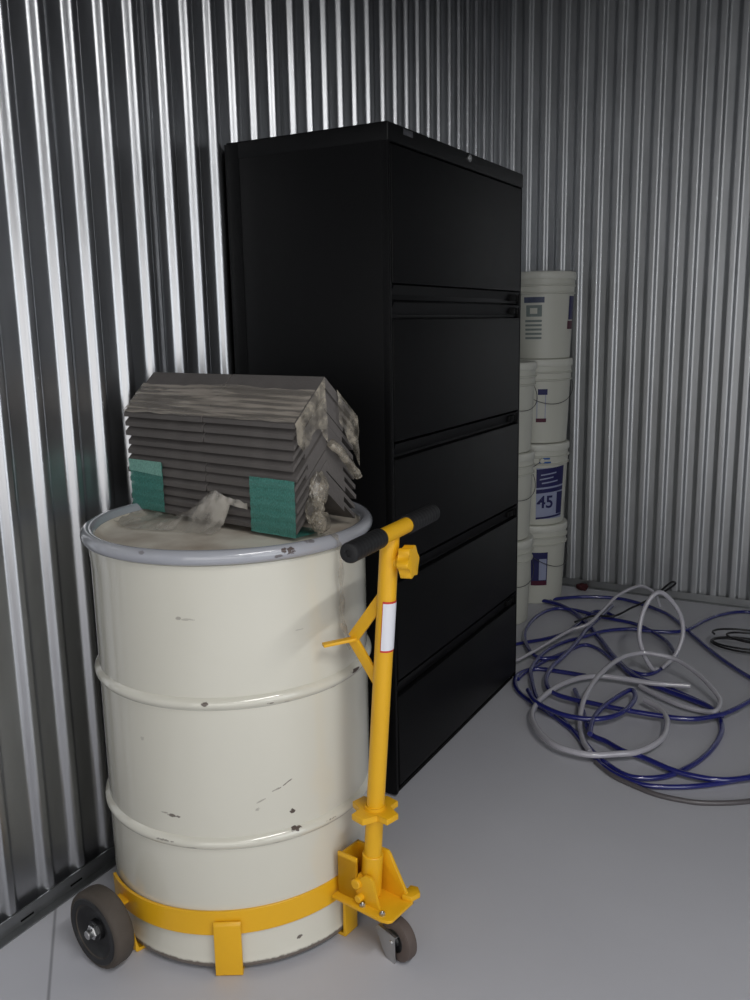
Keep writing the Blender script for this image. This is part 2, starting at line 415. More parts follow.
# ------------------------------------------------------------------ drum
DX, DYc = .3513, 1.4676
DZ0, DH = .010, .872
drum = tag(empty('steel_drum', (DX, DYc, 0)), 'large cream enamelled steel drum with rust chips sitting in the yellow dolly', 'drum')
RB = .2885
def hoop(z, k=.0095, w=.013):
    out = []
    for i in range(9):
        t = -1+2*i/8; out.append((RB+k*cos(t*pi/2)**.8 if abs(t) < 1 else RB, z+t*w))
    return out
prof = [(0, .022), (RB-.02, .022), (RB-.010, .016), (RB-.006, DZ0+.001), (RB-.002, DZ0), (RB+.003, DZ0+.002), (RB+.005, .018), (RB+.003, .026), (RB, .034)]
prof += [(RB, .15)] + hoop(.283) + [(RB, .43)] + hoop(.573) + [(RB, .70)]
prof += [(RB, .80), (RB+.002, .822), (RB+.002, .842), (RB-.004, .846)]
bm = BM(); lathe(bm, prof, 128, Matrix.Translation((DX, DYc, 0))); link('drum_body', bm, DRUM, drum, smooth=50)
bm = BM()
lathe(bm, [(0, .846), (.10, .847), (.19, .8465), (.245, .845), (.262, .846), (.270, .852), (.278, .858), (.290, .861)], 128, Matrix.Translation((DX, DYc, 0)))
link('lid', bm, LID, drum, smooth=60)
bm = BM()
ring = [(.276, .859), (.279, .866), (.285, .8715), (.292, .8735), (.299, .8715), (.304, .865), (.3055, .859), (.3045, .852), (.300, .8465), (.294, .8455), (.290, .849), (.284, .852), (.276, .859)]
lathe(bm, ring, 128, Matrix.Translation((DX, DYc, 0))); link('locking_ring', bm, RIMM, drum, smooth=60)

# ------------------------------------------------------------------ drum dolly
AZ = R(-8)
ER, ET = Vector((cos(AZ), sin(AZ), 0)), Vector((-sin(AZ), cos(AZ), 0))
D0 = Vector((DX, DYc, 0))
def W(r, t, z): return D0 + ER*r + ET*t + Vector((0, 0, z))
MD = Matrix.Translation(D0) @ Matrix.Rotation(AZ, 4, 'Z')       # local x = radial, y = tangential
dolly = tag(empty('drum_dolly', (DX, DYc, 0), AZ), 'yellow steel drum dolly with ring band, two side wheels, front caster and upright T-handle', 'dolly')
BZ0, BZ1 = .080, .131
bm = BM()
lathe(bm, [(.2910, BZ0+.001), (.2920, BZ0), (.2965, BZ0), (.2975, BZ0+.001), (.2975, BZ1-.001), (.2965, BZ1), (.2920, BZ1), (.2910, BZ1-.001), (.2910, BZ0+.001)], 96, MD @ Matrix.Rotation(R(-2.3), 4, 'Y'), a0=R(-114), a1=R(114))
link('ring_band', bm, YEL, dolly, smooth=40)
for a in (-52, 1, -99, 52, 99):
    M = MD @ Matrix.Rotation(R(a), 4, 'Z')
    bm = BM()
    out = [(.300, .120), (.3045, .114), (.3045, .004), (.300, .0005), (.235, .0005), (.235, .0075), (.2978, .0075), (.2978, .120)]
    hw = .027 if a not in (1,) else .02
    if abs(a) == 99: out = [(x, min(y, .048)) for x, y in out[1:-1]]; out[0] = (.3045, .048)
    prism(bm, out, -hw, hw, M @ Matrix.Rotation(R(90), 4, 'X'), bev=.0012)
    link('support_prong', bm, YEL, dolly, smooth=40)
# wheels with axle stubs
def wheel(side):
    t0 = side*.334; c = W(-.054, t0, .081); d = ET*side
    bm = BM(); M = frame(c, d)
    lathe(bm, [(.050, .0), (.074, .001), (.079, .005), (.081, .012), (.081, .036), (.079, .042), (.074, .0455), (.056, .0455), (.052, .040)], 48, M)
    w = link('wheel', bm, RUBBER, dolly, smooth=40)
    bm = BM()
    lathe(bm, [(.0, .002), (.051, .002), (.053, .006), (.056, .044), (.070, .0458), (.068, .0475), (.058, .0475), (.048, .036), (.030, .030), (.022, .032), (.020, .041), (.0, .041)], 48, M)
    tag(link('wheel_hub', bm, HUBBLACK, w, smooth=40), 'black recessed hub')
    bm = BM()
    cyl(bm, c+d*.03, c+d*.050, .0155, 6, .002); cyl(bm, c+d*.045, c+d*.060, .009, 16); cyl(bm, c-d*.03, c+d*.045, .009, 16)
    link('axle_nut', bm, ZINC, w)
wheel(-1); wheel(1)
for s in (-1, 1):      # axle brackets from band to wheel
    bm = BM()
    out = [(-.088, .118), (-.046, .118), (-.044, .066), (-.048, .058), (-.064, .058), (-.078, .066)]
    M = MD @ Matrix.Translation((0, s*.318, 0)) @ Matrix.Rotation(R(90), 4, 'X')
    prism(bm, out, -.004, .004, M, bev=.001)
    box(bm, -.082, -.048, min(s*.289, s*.318), max(s*.289, s*.318), .100, .106, MD, bev=.001)
    link('axle_bracket', bm, YEL, dolly)
# front bracket
bm = BM()
prism(bm, [(.298,-.050), (.425,-.054), (.440,-.050), (.446,-.042), (.446,.030), (.430,.056), (.415,.060), (.298,.052)], .112, .119, MD, bev=.0015)
link('caster_plate', bm, YEL, dolly)
bm = BM()   # open box socket
for a in ((.303,.309,-.034,.034), (.345,.351,-.034,.034), (.303,.351,-.034,-.028), (.303,.351,.028,.034)):
    box(bm, *a, .118, .205 if a[0] < .34 else .170, MD, bev=.001)
box(bm, .303, .351, -.034, -.028, .118, .212, MD, bev=.001)
link('socket', bm, YEL, dolly)
for s in (-1, 1):
    bm = BM()
    out = [(.345, .118), (.440, .118), (.434, .128), (.392, .205), (.386, .212), (.352, .212), (.345, .205)] if s > 0 else \
          [(.335, .118), (.408, .118), (.402, .130), (.392, .175), (.385, .182), (.372, .182), (.335, .150)]
    M = MD @ Matrix.Translation((0, s*.030, 0)) @ Matrix.Rotation(R(90), 4, 'X')
    prism(bm, out, -.0035, .0035, M, bev=.001); link('gusset', bm, YEL, dolly)
bm = BM(); cyl(bm, W(.352,-.040,.158), W(.352,.036,.158), .011, 18); cyl(bm, W(.362,-.046,.132), W(.362,-.030,.132), .008, 16)
link('pivot_pin', bm, YEL, dolly)
bm = BM()
prism(bm, [(.425,.020), (.446,.026), (.452,.048), (.437,.062), (.420,.058)], .119, .131, MD, bev=.002)
link('corner_tab', bm, YEL, dolly)
for r, t in ((.371,-.041), (.420,-.040), (.409,.046)):
    bm = BM(); cyl(bm, W(r,t,.118), W(r,t,.125), .0065, 6, .001); cyl(bm, W(r,t,.123), W(r,t,.128), .0035, 10)
    tag(link('bolt', bm, ZINC, dolly), 'zinc bolt')
# pole
P0, P1 = W(.361, 0, .121), W(.424, 0, .886)
pd = (P1-P0).normalized()
def on_pole(z): return P0 + pd*((z-.121)/pd.z)
PR = .0180
bm = BM(); cyl(bm, P0, P1, PR, 32); pole = link('pole', bm, YEL, dolly)
bm = BM(); cyl(bm, on_pole(.122), on_pole(.215), .0215, 28); link('pole_sleeve', bm, YEL, dolly)
# label on the pole
def pole_patch(z0, z1, a0, a1, rr, name, mat, par):
    bm = BM(); M = frame(P0, pd)
    # azimuth in the pole's own frame: find the frame angle that faces a world azimuth
    xa = M.to_3x3() @ Vector((1,0,0)); ya = M.to_3x3() @ Vector((0,1,0))
    def ang(w): d = Vector((cos(R(w)), sin(R(w)), 0)); return math.atan2(d.dot(ya), d.dot(xa))
    b0 = ang(a0); b1 = b0+R(a1-a0) if (xa.cross(ya)).z > 0 else b0-R(a1-a0)
    h0, h1 = (z0-.121)/pd.z, (z1-.121)/pd.z
    def f(u, v):
        a = b0+(b1-b0)*u; return M @ Vector((rr*cos(a), rr*sin(a), h0+(h1-h0)*v))
    grid(bm, f, 14, 1); return tag(link(name, bm, mat, par), None)
lb = pole_patch(.660, .762, -85, 25, PR+.0006, 'label', REDLAB, dolly); lb['label'] = 'white sticker with a red edge on the pole'
pole_patch(.664, .758, -81, 21, PR+.0010, 'label_face', WHITELAB, lb)
# T bar and grips
BZ = .897; bd = Vector((cos(R(92)), sin(R(92)), 0))
Tb = W(.437, 0, BZ)
bm = BM(); cyl(bm, Tb-bd*.155, Tb+bd*.155, .0150, 28); bar = link('crossbar', bm, YEL, dolly)
for s in (-1, 1):
    a = Tb+bd*s*(.066 if s < 0 else .046); b = Tb+bd*s*(.182 if s < 0 else .172)
    bm = BM(); M = frame(a, b-a); h = (b-a).length; pr = [(.0150, 0), (.0178, 0), (.0182, .003)]
    k = 9
    for i in range(k):
        z = .008+(h-.020)*i/(k-1); pr += [(.0182, z-.0025), (.01775, z), (.0182, z+.0025)]
    pr += [(.0182, h-.005), (.0165, h-.001), (.014, h), (.006, h), (.0055, h-.003), (0, h-.003)]
    lathe(bm, pr, 28, M); tag(link('grip', bm, GRIP, dolly, smooth=40), 'black rubber grip')
# clamp knob
ks = on_pole(.836); kd = (ER*.95+ET*.24+Vector((0, 0, .06))).normalized()
bm = BM(); cyl(bm, ks+kd*.004, ks+kd*.036, .0125, 20); cyl(bm, ks+kd*.016, ks+kd*.034, .0125, 24, r2=.0235)
kn = link('knob_stem', bm, YEL, dolly)
bm = BM(); out = []
for i in range(60):
    a = 2*pi*i/60; r = .0280+.0042*cos(6*a); out.append((r*cos(a), r*sin(a)))
prism(bm, out, 0, .022, frame(ks+kd*.028, kd), bev=.003); link('star_knob', bm, YEL, dolly, smooth=40)
# cross shaped collar
bm = BM(); out = []
cz = .312; cc = on_pole(cz)
arm, wd, inn = .050, .0165, .023
for k in range(4):
    a = R(90*k-9); d = Vector((cos(a), sin(a))); s = Vector((-d.y, d.x))
    for p in (d*inn-s*wd*1.0, d*arm-s*wd, d*arm+s*wd*1.0): out.append((p.x, p.y))
M = Matrix.Translation(cc) @ Matrix.Rotation(AZ, 4, 'Z')
prism(bm, out, -.006, .007, M, bev=.002); lathe(bm, [(PR, -.012), (.0215, -.012), (.0215, .014), (PR, .014)], 24, M)
link('cross_collar', bm, YEL, dolly)
# drum hook
def bar_between(bm, a, b, w, t, up=(0,0,1), bev=.001):
    a, b = Vector(a), Vector(b); d = (b-a).normalized(); s = d.cross(Vector(up)).normalized(); n = s.cross(d)
    M = Matrix((( s.x, n.x, d.x, a.x), (s.y, n.y, d.y, a.y), (s.z, n.z, d.z, a.z), (0,0,0,1)))
    box(bm, -w/2, w/2, -t/2, t/2, 0, (b-a).length, M, bev=bev)
bm = BM()
ap = W(.340, -.012, .672)
bar_between(bm, on_pole(.765)-ER*.008, ap, .024, .006, ET)
bar_between(bm, on_pole(.585)-ER*.006, ap+Vector((0,0,-.002)), .024, .006, ET)
bar_between(bm, ap+ER*.004, W(.309, -.066, .668), .016, .006, (0,0,1))
bar_between(bm, ap+ER*.004, W(.313, .050, .668), .016, .006, (0,0,1))
link('drum_hook', bm, YEL, dolly)
# caster
cc = W(.438-.018, 0, 0); cd = (ER*.55+ET*-.83).normalized(); cs = Vector((-cd.y, cd.x, 0)); ct = W(.400, 0, .11)
cen = W(.430, .002, .045)
fr = Matrix(((cd.x, cs.x, 0, cen.x), (cd.y, cs.y, 0, cen.y), (0, 0, 1, 0), (0,0,0,1)))
# cd = rolling direction, cs = axle direction
roll = (ER*.97-ET*.24).normalized(); axl = Vector((-roll.y, roll.x, 0))
fr = Matrix(((roll.x, axl.x, 0, cen.x), (roll.y, axl.y, 0, cen.y), (0, 0, 1, 0), (0,0,0,1)))
bm = BM()
lathe(bm, [(.024, -.013), (.039, -.0135), (.0435, -.010), (.0450, 0), (.0435, .010), (.039, .0135), (.024, .013)], 40, frame(cen-Vector((0,0,0)), axl) )
cw = link('caster_wheel', bm, CASTERGREY, dolly, smooth=40)
bm = BM(); lathe(bm, [(0, -.015), (.010, -.015), (.012, -.011), (.0245, -.011), (.0245, .011), (.012, .011), (.010, .015), (0, .015)], 32, frame(cen, axl))
link('caster_hub', bm, HUBBLACK, cw, smooth=40)
bm = BM()
for s in (-1, 1):
    out = [(.010, .061), (-.044, .061), (-.050, .050), (-.030, .016), (-.016, .000), (-.008, -.005), (0, -.006), (.007, -.003), (.010, .004)]
    M = fr @ Matrix.Translation((0, s*.019, 0)) @ Matrix.Rotation(R(90), 4, 'X')
    prism(bm, out, -.0015, .0015, M, bev=.0005)
box(bm, -.044, .012, -.0205, .0205, .0585, .0615, fr, bev=.001)
lathe(bm, [(0, .102), (.024, .102), (.026, .104), (.026, .108), (.022, .110), (0, .110)], 28, Matrix.Translation((cen.x-roll.x*.024, cen.y-roll.y*.024, 0)))
cyl(bm, cen-axl*.024, cen+axl*.024, .005, 12)
box(bm, -.045, .045, -.036, .036, .108, .112, Matrix.Translation((cen.x-.032*ER.x, cen.y-.032*ER.y, 0)) @ Matrix.Rotation(AZ, 4, 'Z'), bev=.001)
tag(link('caster_fork', bm, ZINC, dolly), 'zinc swivel fork')

# ------------------------------------------------------------------ bundle of ridge tiles on the drum
BA = -.1498; BU = Vector((cos(BA), sin(BA), 0)); BV = Vector((-sin(BA), cos(BA), 0)); BC = Vector((.3097, 1.5549, 0))
BL, BW, ZR, BD = .5274, .0934, 1.1682, .0865
def B(s, t, z): return BC + BU*s + BV*t + Vector((0, 0, z))
NL, PT = 11, .0212
ords = ['topmost', 'second', 'third', 'fourth', 'fifth', 'sixth', 'seventh', 'eighth', 'ninth', 'tenth', 'eleventh']
def tile_profile():
    th, lip = PT*.995, .0125
    up = [(-BW, -BD), (-.004, -.0035), (0, 0), (.004, -.0035), (BW, -BD)]
    k = BD/BW; e = th*.44; g = .036
    dn = [(BW-.0005, -BD-e), (BW-g, -BD-e+g*k), (BW-g, -BD-th+g*k), (.0, -th), (-BW+g, -BD-th+g*k), (-BW+g, -BD-e+g*k), (-BW+.0005, -BD-e)]
    return up+dn
tiles = []
for side, s0, s1 in (('left', -BL/2, -.0015), ('right', .0005, BL/2)):
    for k in range(NL):
        z = ZR - k*PT; j = random.uniform(-.0030, .0022); js = random.uniform(-.003, .003)*(k > 0)
        inset = (.004 if k else 0)
        bm = BM(); pf = tile_profile()
        sa = s0 + (js if side == 'left' else 0) + (inset if side == 'left' else 0)
        sb = s1 + (js if side == 'right' else 0) - (inset if side == 'right' else 0)
        sg = 6; rows = []
        for i in range(sg+1):
            s = sa+(sb-sa)*i/sg
            rows.append([bm.verts.new(B(s, t+j, z+h)) for t, h in pf])
        for A, C in zip(rows, rows[1:]):
            for i in range(len(pf)): bm.faces.new((A[i], A[(i+1)%len(pf)], C[(i+1)%len(pf)], C[i]))
        bm.faces.new(rows[0][::-1]); bm.faces.new(rows[-1])
        o = link('ridge_tile', bm, TILE, smooth=15, loc=B((sa+sb)/2, 0, z-BD-PT))
        where = 'at the bottom' if k == NL-1 else ('on top' if k == 0 else '%s from top' % ords[k])
        tag(o, 'dark grey bent ridge tile %s of %s stack on drum' % (where, side), 'tile', 'ridge tiles stacked on the drum')
# plastic wrap
wrap = tag(empty('plastic_wrap', B(0, 0, .87), BA), 'crinkled clear plastic stretch wrap over and around the dark tile bundle on the drum', 'plastic wrap')
def nz(p, s): return noise.noise(Vector(p)*s)
bm = BM()
def f_top(u, v):
    s = -BL/2-.003+(BL+.006)*u
    e = .30+.03*sin(u*9)+.03*nz((u*4, 0, 0), 2)
    t = -1.0+ v*(1-e)                               # from eave up towards the ridge
    zz = ZR + (-abs(t))*BD + .0035 + .0022*nz((s*4, t*14, 3), 5) + .0012*nz((s*9, t*40, 1), 3)
    return B(s, t*BW-.0025, zz)
grid(bm, f_top, 60, 30); link('top_film', bm, FILM, wrap, smooth=60)
bm = BM()
def f_end(u, v):                                    # film folded down over the front half of the end face
    t = -1.02+u*.98
    top = ZR-abs(t)*BD+.003
    low = top-(.035+.085*u+.02*sin(u*7))
    z = top+(low-top)*v
    return B(BL/2+.004+.005*(nz((t*2, z*14, 0), 3)+.6)*min(1, v*4), t*BW*(1+.0*v), z)
grid(bm, f_end, 26, 26); link('end_film', bm, FILM_C, wrap, smooth=60)
bm = BM()
def f_end2(u, v):
    t = .35+u*.70
    top = ZR-abs(t)*BD+.003; low = top-(.06+.045*u)
    z = top+(low-top)*v
    return B(BL/2+.004+.005*(nz((t*2, z*14, 7), 3)+.6)*min(1, v*4), t*BW, z)
grid(bm, f_end2, 20, 22); link('end_film', bm, FILM_C, wrap, smooth=60)
bm = BM()   # slim roll of film lying aslant the end face
pts = catmull([B(BL/2+.008, .004, 1.035), B(BL/2+.016, .022, 1.018), B(BL/2+.018, .048, .990), B(BL/2+.016, .078, .958)], 8)
tube(bm, pts, .0135, 14, flat=.7)
for v in bm.verts: v.co += Vector((nz(v.co, 60), nz(v.co+Vector((5,0,0)), 60), nz(v.co+Vector((0,9,0)), 60)))*.003
link('film_roll', bm, FILM_C, wrap, smooth=60)
def crumple(center, ax, seed, name='film_wad'):
    bm = BM(); bmesh.ops.create_icosphere(bm, subdivisions=4, radius=1)
    for v in bm.verts:
        n = v.co.normalized(); k = 1+.34*abs(nz(n*1.0+Vector((seed,0,0)), 2.2))-.30*abs(nz(n+Vector((0,seed,0)), 5))
        v.co = Vector(center) + BU*(n.x*ax[0]*k) + BV*(n.y*ax[1]*k) + Vector((0,0,n.z*ax[2]*k))
    return link(name, bm, FILM_C, wrap, smooth=60)
crumple(B(BL/2+.006, -.034, .945), (.014, .024, .034), 2)
crumple(B(BL/2+.008, -.050, .905), (.014, .024, .030), 5)
crumple(B(BL/2+.010, -.036, .878), (.016, .022, .022), 9)
bm = BM()   # twisted strand running down the end and over the rim, hanging down the drum's side
def rimw(az, r, z): return Vector((DX+r*cos(R(az)), DYc+r*sin(R(az)), z))
path = catmull([B(BL/2+.012, -.045, .885), rimw(-13, .272, .872), rimw(-11, .290, .8765), rimw(-10.4, .3075, .868), rimw(-9, .3085, .84), rimw(-8, .305, .79), rimw(-7.6, .303, .74), rimw(-7.2, .303, .69), rimw(-5, .304, .66), rimw(-3.5, .304, .63)], 6)
L2, R2 = [], []
for i, p in enumerate(path):
    w = .0065+.003*sin(i*.9)+.002*nz((i*.3, 0, 0), 1)
    t = Vector((-sin(R(-8)), cos(R(-8)), 0)); n = Vector((cos(R(-8)), sin(R(-8)), 0))
    L2.append(bm.verts.new(p-t*w)); R2.append((bm.verts.new(p+n*.002*(1+sin(i*.8))), bm.verts.new(p+t*w)))
for i in range(len(path)-1):
    bm.faces.new((L2[i], L2[i+1], R2[i+1][0], R2[i][0])); bm.faces.new((R2[i][0], R2[i+1][0], R2[i+1][1], R2[i][1]))
tag(link('film_tail', bm, FILM_C, wrap, smooth=60), 'thin strand of wrap hanging over the drum rim')
bm = BM()   # loose sheet lying on the lid and tenting up against the bundle's front
def f_loose(u, v):
    s = -.235+u*.315
    t0, t1 = -.100, -.098-(.115-.075*abs(u-.35)*1.2)
    ridge = math.exp(-((u-.62-.25*(1-v))/.22)**2)
    h = .8505+.070*(1-v)**1.6*ridge + .008*(1-v) + .006*abs(nz((s*10, v*2, 0), 2.2))
    t = t0+(t1-t0)*v + .006*nz((s*12, v*3, 5), 2)
    return B(s, t, h)
grid(bm, f_loose, 40, 24); link('loose_sheet', bm, FILM_L, wrap, smooth=70)
bm = BM()
def f_loose2(u, v):
    s = .03+u*.10; z = .925-.012*u-.006*v+.004*nz((u*3, v, 2), 2)
    return B(s, -BW-.006-.010*v*(1-u), z-.008*v)
grid(bm, f_loose2, 12, 5); link('film_edge', bm, FILM_L, wrap, smooth=70)
# teal tape strips
def tape(s0, s1, ztop, zbot, pale, label):
    root = tag(empty('teal_tape', B((s0+s1)/2, -BW, zbot), BA), label, 'tape', 'teal tape strips on the tile bundle')
    bm = BM()
    def f(u, v):
        s = s0+(s1-s0)*u; z = ztop+(zbot-ztop)*v
        return B(s+.002*nz((0, z*30, s0), 1), -BW-.0042-.0016*abs(nz((s*30, z*30, 1), 1))-.0008*cos((z-ZR)/PT*2*pi), z+.0025*nz((s*60, v, 0), 1))
    grid(bm, f, 10, 22)
    link('strip', bm, TAPE, root, smooth=70)
    bm = BM()       # folded under the bottom tile
    def g(u, v):
        return B(s0+(s1-s0)*u, -BW-.0035+v*.09, zbot+.001-.002*v+.0*u+ .0)
    grid(bm, g, 4, 6); link('under_fold', bm, TAPE, root)
    if pale:
        bm = BM()
        def h(u, v):
            s = s0-.001+(s1-s0+.001)*u; z = ztop+.003-v*.026-.006*u*v
            return B(s, -BW-.0072, z)
        grid(bm, h, 6, 4); tag(link('folded_end', bm, TAPE_P, root), 'pale doubled-over end')
tape(-.250, -.136, .974, .862, True, 'teal tape strip with a pale folded top, at the left end of the tile bundle')
tape(.137, .262, .970, .855, False, 'teal tape strip at the right end of the tile bundle near the drum rim')

# ------------------------------------------------------------------ plastic pails
def pail_prof(h=.362):
    rb, rt = .130, .1455
    return [(0, .004), (rb-.008, .004), (rb-.004, 0), (rb, .003), (rb+.001, .012), (rt-.0035, h-.095), (rt+.0035, h-.093), (rt+.0045, h-.088), (rt-.001, h-.086), (rt-.0005, h-.062), (rt+.0055, h-.060), (rt+.0065, h-.055), (rt, h-.053), (rt+.0005, h-.020), (rt-.004, h-.018), (0, h-.018)]
def pail_r(z, h=.362): return .131+(.142-.131)*(z-.012)/(h-.107)
def make_pail(cx, cy, z0, label, bail_az, facing=-70, bail_drop=1.05, h=.368):
    o = tag(empty('plastic_pail', (cx, cy, z0)), label, 'pail', 'white plastic pails stacked behind the cabinet')
    T = Matrix.Translation((cx, cy, z0))
    bm = BM(); lathe(bm, pail_prof(h), 64, T); link('bucket', bm, PAIL, o, smooth=40)
    bm = BM()
    lathe(bm, [(0, h-.009), (.118, h-.009), (.124, h), (.140, h+.001), (.1475, h-.001), (.1505, h-.006), (.1508, h-.028), (.149, h-.031), (.147, h-.031), (.147, h-.017), (0, h-.017)], 64, T)
    link('lid', bm, PAILLID, o, smooth=40)
    bm = BM(); pts = []
    a0 = R(bail_az); A = Vector((cos(a0), sin(a0), 0)); Bv = Vector((-sin(a0), cos(a0), 0))
    zc = h-.072; r = .1535
    for i in range(41):       # hangs down around the front
        t = -pi/2+pi*i/40
        # point on the pail surface below pivots
        ang = t; rad = r*(1-.0)
        drop = cos(t)**1.1*.115*bail_drop if cos(t) > 0 else 0
        pts.append(Vector((cx, cy, z0)) + A*(cos(ang)*(rad)) + Bv*(sin(ang)*rad) + Vector((0, 0, zc-drop)))
    tube(bm, pts, .0014, 8); link('handle', bm, WIRE, o)
    for s in (-1, 1):
        c = Vector((cx, cy, z0+zc)) + Bv*s*.146
        bm = BM(); cyl(bm, c-Bv*s*.004, c+Bv*s*.010, .011, 16); link('handle_boss', bm, PAIL, o)
    return o
def patch(o, az0, az1, z0, z1, mat, name, off=.0012, lab=None, slant=0):
    c = o.location; bm = BM()
    def f(u, v):
        a = R(az0+(az1-az0)*u); z = z0+(z1-z0)*v + slant*(u-.5); r = pail_r(z)+off
        return Vector((c.x+r*cos(a), c.y+r*sin(a), c.z+z))
    grid(bm, f, 12, 6)
    p = link(name, bm, mat, o)
    if lab: p['label'] = lab
    return p
def wrap_text(o, txt, azc, zc, size, mat, name, off=.0024):
    cu = bpy.data.curves.new('txt', 'FONT'); cu.body = txt; cu.size = size; cu.align_x = 'CENTER'; cu.align_y = 'CENTER'; cu.offset = .0015
    t = bpy.data.objects.new('txt', cu); COL.objects.link(t)
    dg = bpy.context.evaluated_depsgraph_get(); dg.update()
    me = bpy.data.meshes.new_from_object(t.evaluated_get(dg)); bpy.data.objects.remove(t)
    bm = BM(); bm.from_mesh(me)
    c = o.location
    for v in bm.verts:
        z = zc+v.co.y; r = pail_r(z)+off; a = R(azc)+v.co.x/r
        v.co = Vector((c.x+r*cos(a), c.y+r*sin(a), c.z+z))
    return link(name, bm, mat, o, smooth=0)
PX, PY = .214, 3.868
QX, QY = .178, 3.50
H = .3695
r4 = make_pail(PX, PY, 0, 'off-white plastic pail at the bottom of the right-hand stack behind the black cabinet', -20)
r3 = make_pail(PX+.002, PY-.004, H, 'off-white pail with a navy label reading 45, second from the floor in the right-hand stack', -150)
r2 = make_pail(PX+.006, PY, 2*H, 'off-white pail with a small purple print, third from the floor in the right-hand stack', -45)
r1 = make_pail(PX+.014, PY-.004, 3*H, 'topmost off-white pail of the tall right-hand stack, with faded green print', 160)
l3 = make_pail(QX, QY, 0, 'lowest off-white pail of the left-hand stack, mostly hidden by the black cabinet', -30)
l2 = make_pail(QX, QY+.002, H, 'middle off-white pail of the left-hand stack, mostly hidden by the black cabinet', -30)
l1 = make_pail(QX+.002, QY, 2*H, 'top off-white pail of the left-hand stack, mostly hidden by the black cabinet', -30)
F = -71
patch(r1, F-30, F+6, .238, .262, GREYNAVY, 'printed_title')
patch(r1, F-26, F+2, .180, .228, GREENLAB, 'printed_emblem')
patch(r1, F-19, F-6, .192, .216, PAIL, 'emblem_centre', .0018)
for k in range(5): patch(r1, F-28, F+2, .085+k*.018, .094+k*.018, GREENLAB, 'printed_line')
patch(r1, F+58, F+82, .165, .265, NAVY, 'side_label', lab='dark navy side label'); patch(r1, F+56, F+80, .125, .160, MAROON, 'side_label_foot')
patch(r2, F+0, F+17, .215, .240, NAVY, 'printed_title'); patch(r2, F-3, F+16, .095, .112, MAROON, 'printed_foot')
patch(r2, F-2, F-0.5, .112, .210, PALELAB, 'printed_edge'); patch(r2, F+13, F+14.5, .112, .215, PALELAB, 'printed_edge')
lab = patch(r3, F+2, F+60, .03, .262, PALELAB, 'label', lab='pale blue label with navy bands')
def sub(parent_pail, lab_o, *a, **k):
    p = patch(parent_pail, *a, **k); p.parent = lab_o; return p
for z0, z1 in ((.178, .262), (.152, .170), (.034, .043)): sub(r3, lab, F+2, F+60, z0, z1, NAVY, 'label_band', .0018, slant=.012)
for z0, a, b in ((.232, 10, 40), (.212, 8, 34), (.195, 12, 44)): sub(r3, lab, F+a, F+b, z0, z0+.006, PALELAB, 'label_line', .0026, slant=.01)
sub(r3, lab, F+44, F+60, .05, .150, NAVY, 'label_band', .0019)
t45 = wrap_text(r3, '45', F+20, .105, .078, NAVY, 'label_number'); t45.parent = lab
patch(r3, F+6, F+26, .285, .292, simple('blue lid print', srgb(40, 90, 160), .5), 'lid_print', .0105)
patch(r3, F+12, F+24, .302, .309, bpy.data.materials['blue lid print'], 'lid_print', .0105)
patch(r4, F-5, F+26, .09, .245, NAVY, 'label', lab='navy label'); patch(r4, F+10, F+24, .115, .215, PALELAB, 'label_panel', .0019)
patch(r4, F-4, F+25, .09, .112, MAROON, 'label_foot', .0024)

# ------------------------------------------------------------------ camera
S = 1.27
CAMP = Vector((1.2012*S, 0, S)); YAW, PIT, ROL = .5083, .1958, -.0184
fw = Vector((-sin(YAW)*cos(PIT), cos(YAW)*cos(PIT), -sin(PIT))); rt = Vector((cos(YAW), sin(YAW), 0)); up = rt.cross(fw)
r2_, u2_ = rt*cos(ROL)+up*sin(ROL), -rt*sin(ROL)+up*cos(ROL)
cam = bpy.data.cameras.new('camera'); co = bpy.data.objects.new('camera', cam); COL.objects.link(co)
co.matrix_world = Matrix(((r2_.x, u2_.x, -fw.x, CAMP.x), (r2_.y, u2_.y, -fw.y, CAMP.y), (r2_.z, u2_.z, -fw.z, CAMP.z), (0,0,0,1)))
cam.sensor_fit = 'VERTICAL'; cam.sensor_height = 24; cam.lens = 887.39*24/1000; cam.clip_start = .02
bpy.context.scene.camera = co

# ------------------------------------------------------------------ tubing on the floor
FPX = 887.39
def floor_pt(x, y, z=0):
    d = r2_*((x-375)/FPX) + u2_*((500-y)/FPX) + fw
    return CAMP + d*((z-CAMP.z)/d.z)
def hose(name, label, pts, mat, r=.0085, z=0, closed=False):
    """pts: traced floor positions (x, y[, height above the floor])"""
    P = []
    for p in pts:
        hgt = r+z+(p[2] if len(p) > 2 else 0)
        P.append(floor_pt(p[0], p[1], hgt))
    C = catmull(P + ([P[0]] if closed else []), 8)
    bm = BM(); tube(bm, C, r, 10)
    base = sum((Vector(c) for c in C), Vector())/len(C); base.z = 0
    o = link(name, bm, mat, smooth=80, loc=base)
    return tag(o, label, 'hose', 'tubing tangled on the floor')
hose('plastic_hose', 'blue hose sweeping along the front edge of the tangle and curling up at the right', [(586,676),(562,672),(536,669),(519,674),(515,683),(519,692),(530,701),(545,710),(562,722),(578,735),(591,750),(607,764),(631,777),(663,777),(689,767),(706,755),(717,742),(722,729),(718,715),(708,706),(689,697),(668,688),(642,679),(628,670),(614,656),(600,640),(588,626),(572,612),(552,602),(534,593),(519,588),(505,587)], BLUE, .0085)
hose('plastic_hose', 'milky white hose loop arching highest in the middle of the tangle', [(590,752),(583,740),(580,725),(581,711,.02),(586,695,.04),(600,674,.06),(621,658,.07),(640,653,.07),(655,654,.07),(677,660,.06),(698,674,.045),(712,688,.03),(720,700,.015),(716,711,.01),(703,711),(680,705),(655,694),(640,686)], CLEAR, .0085, .010)
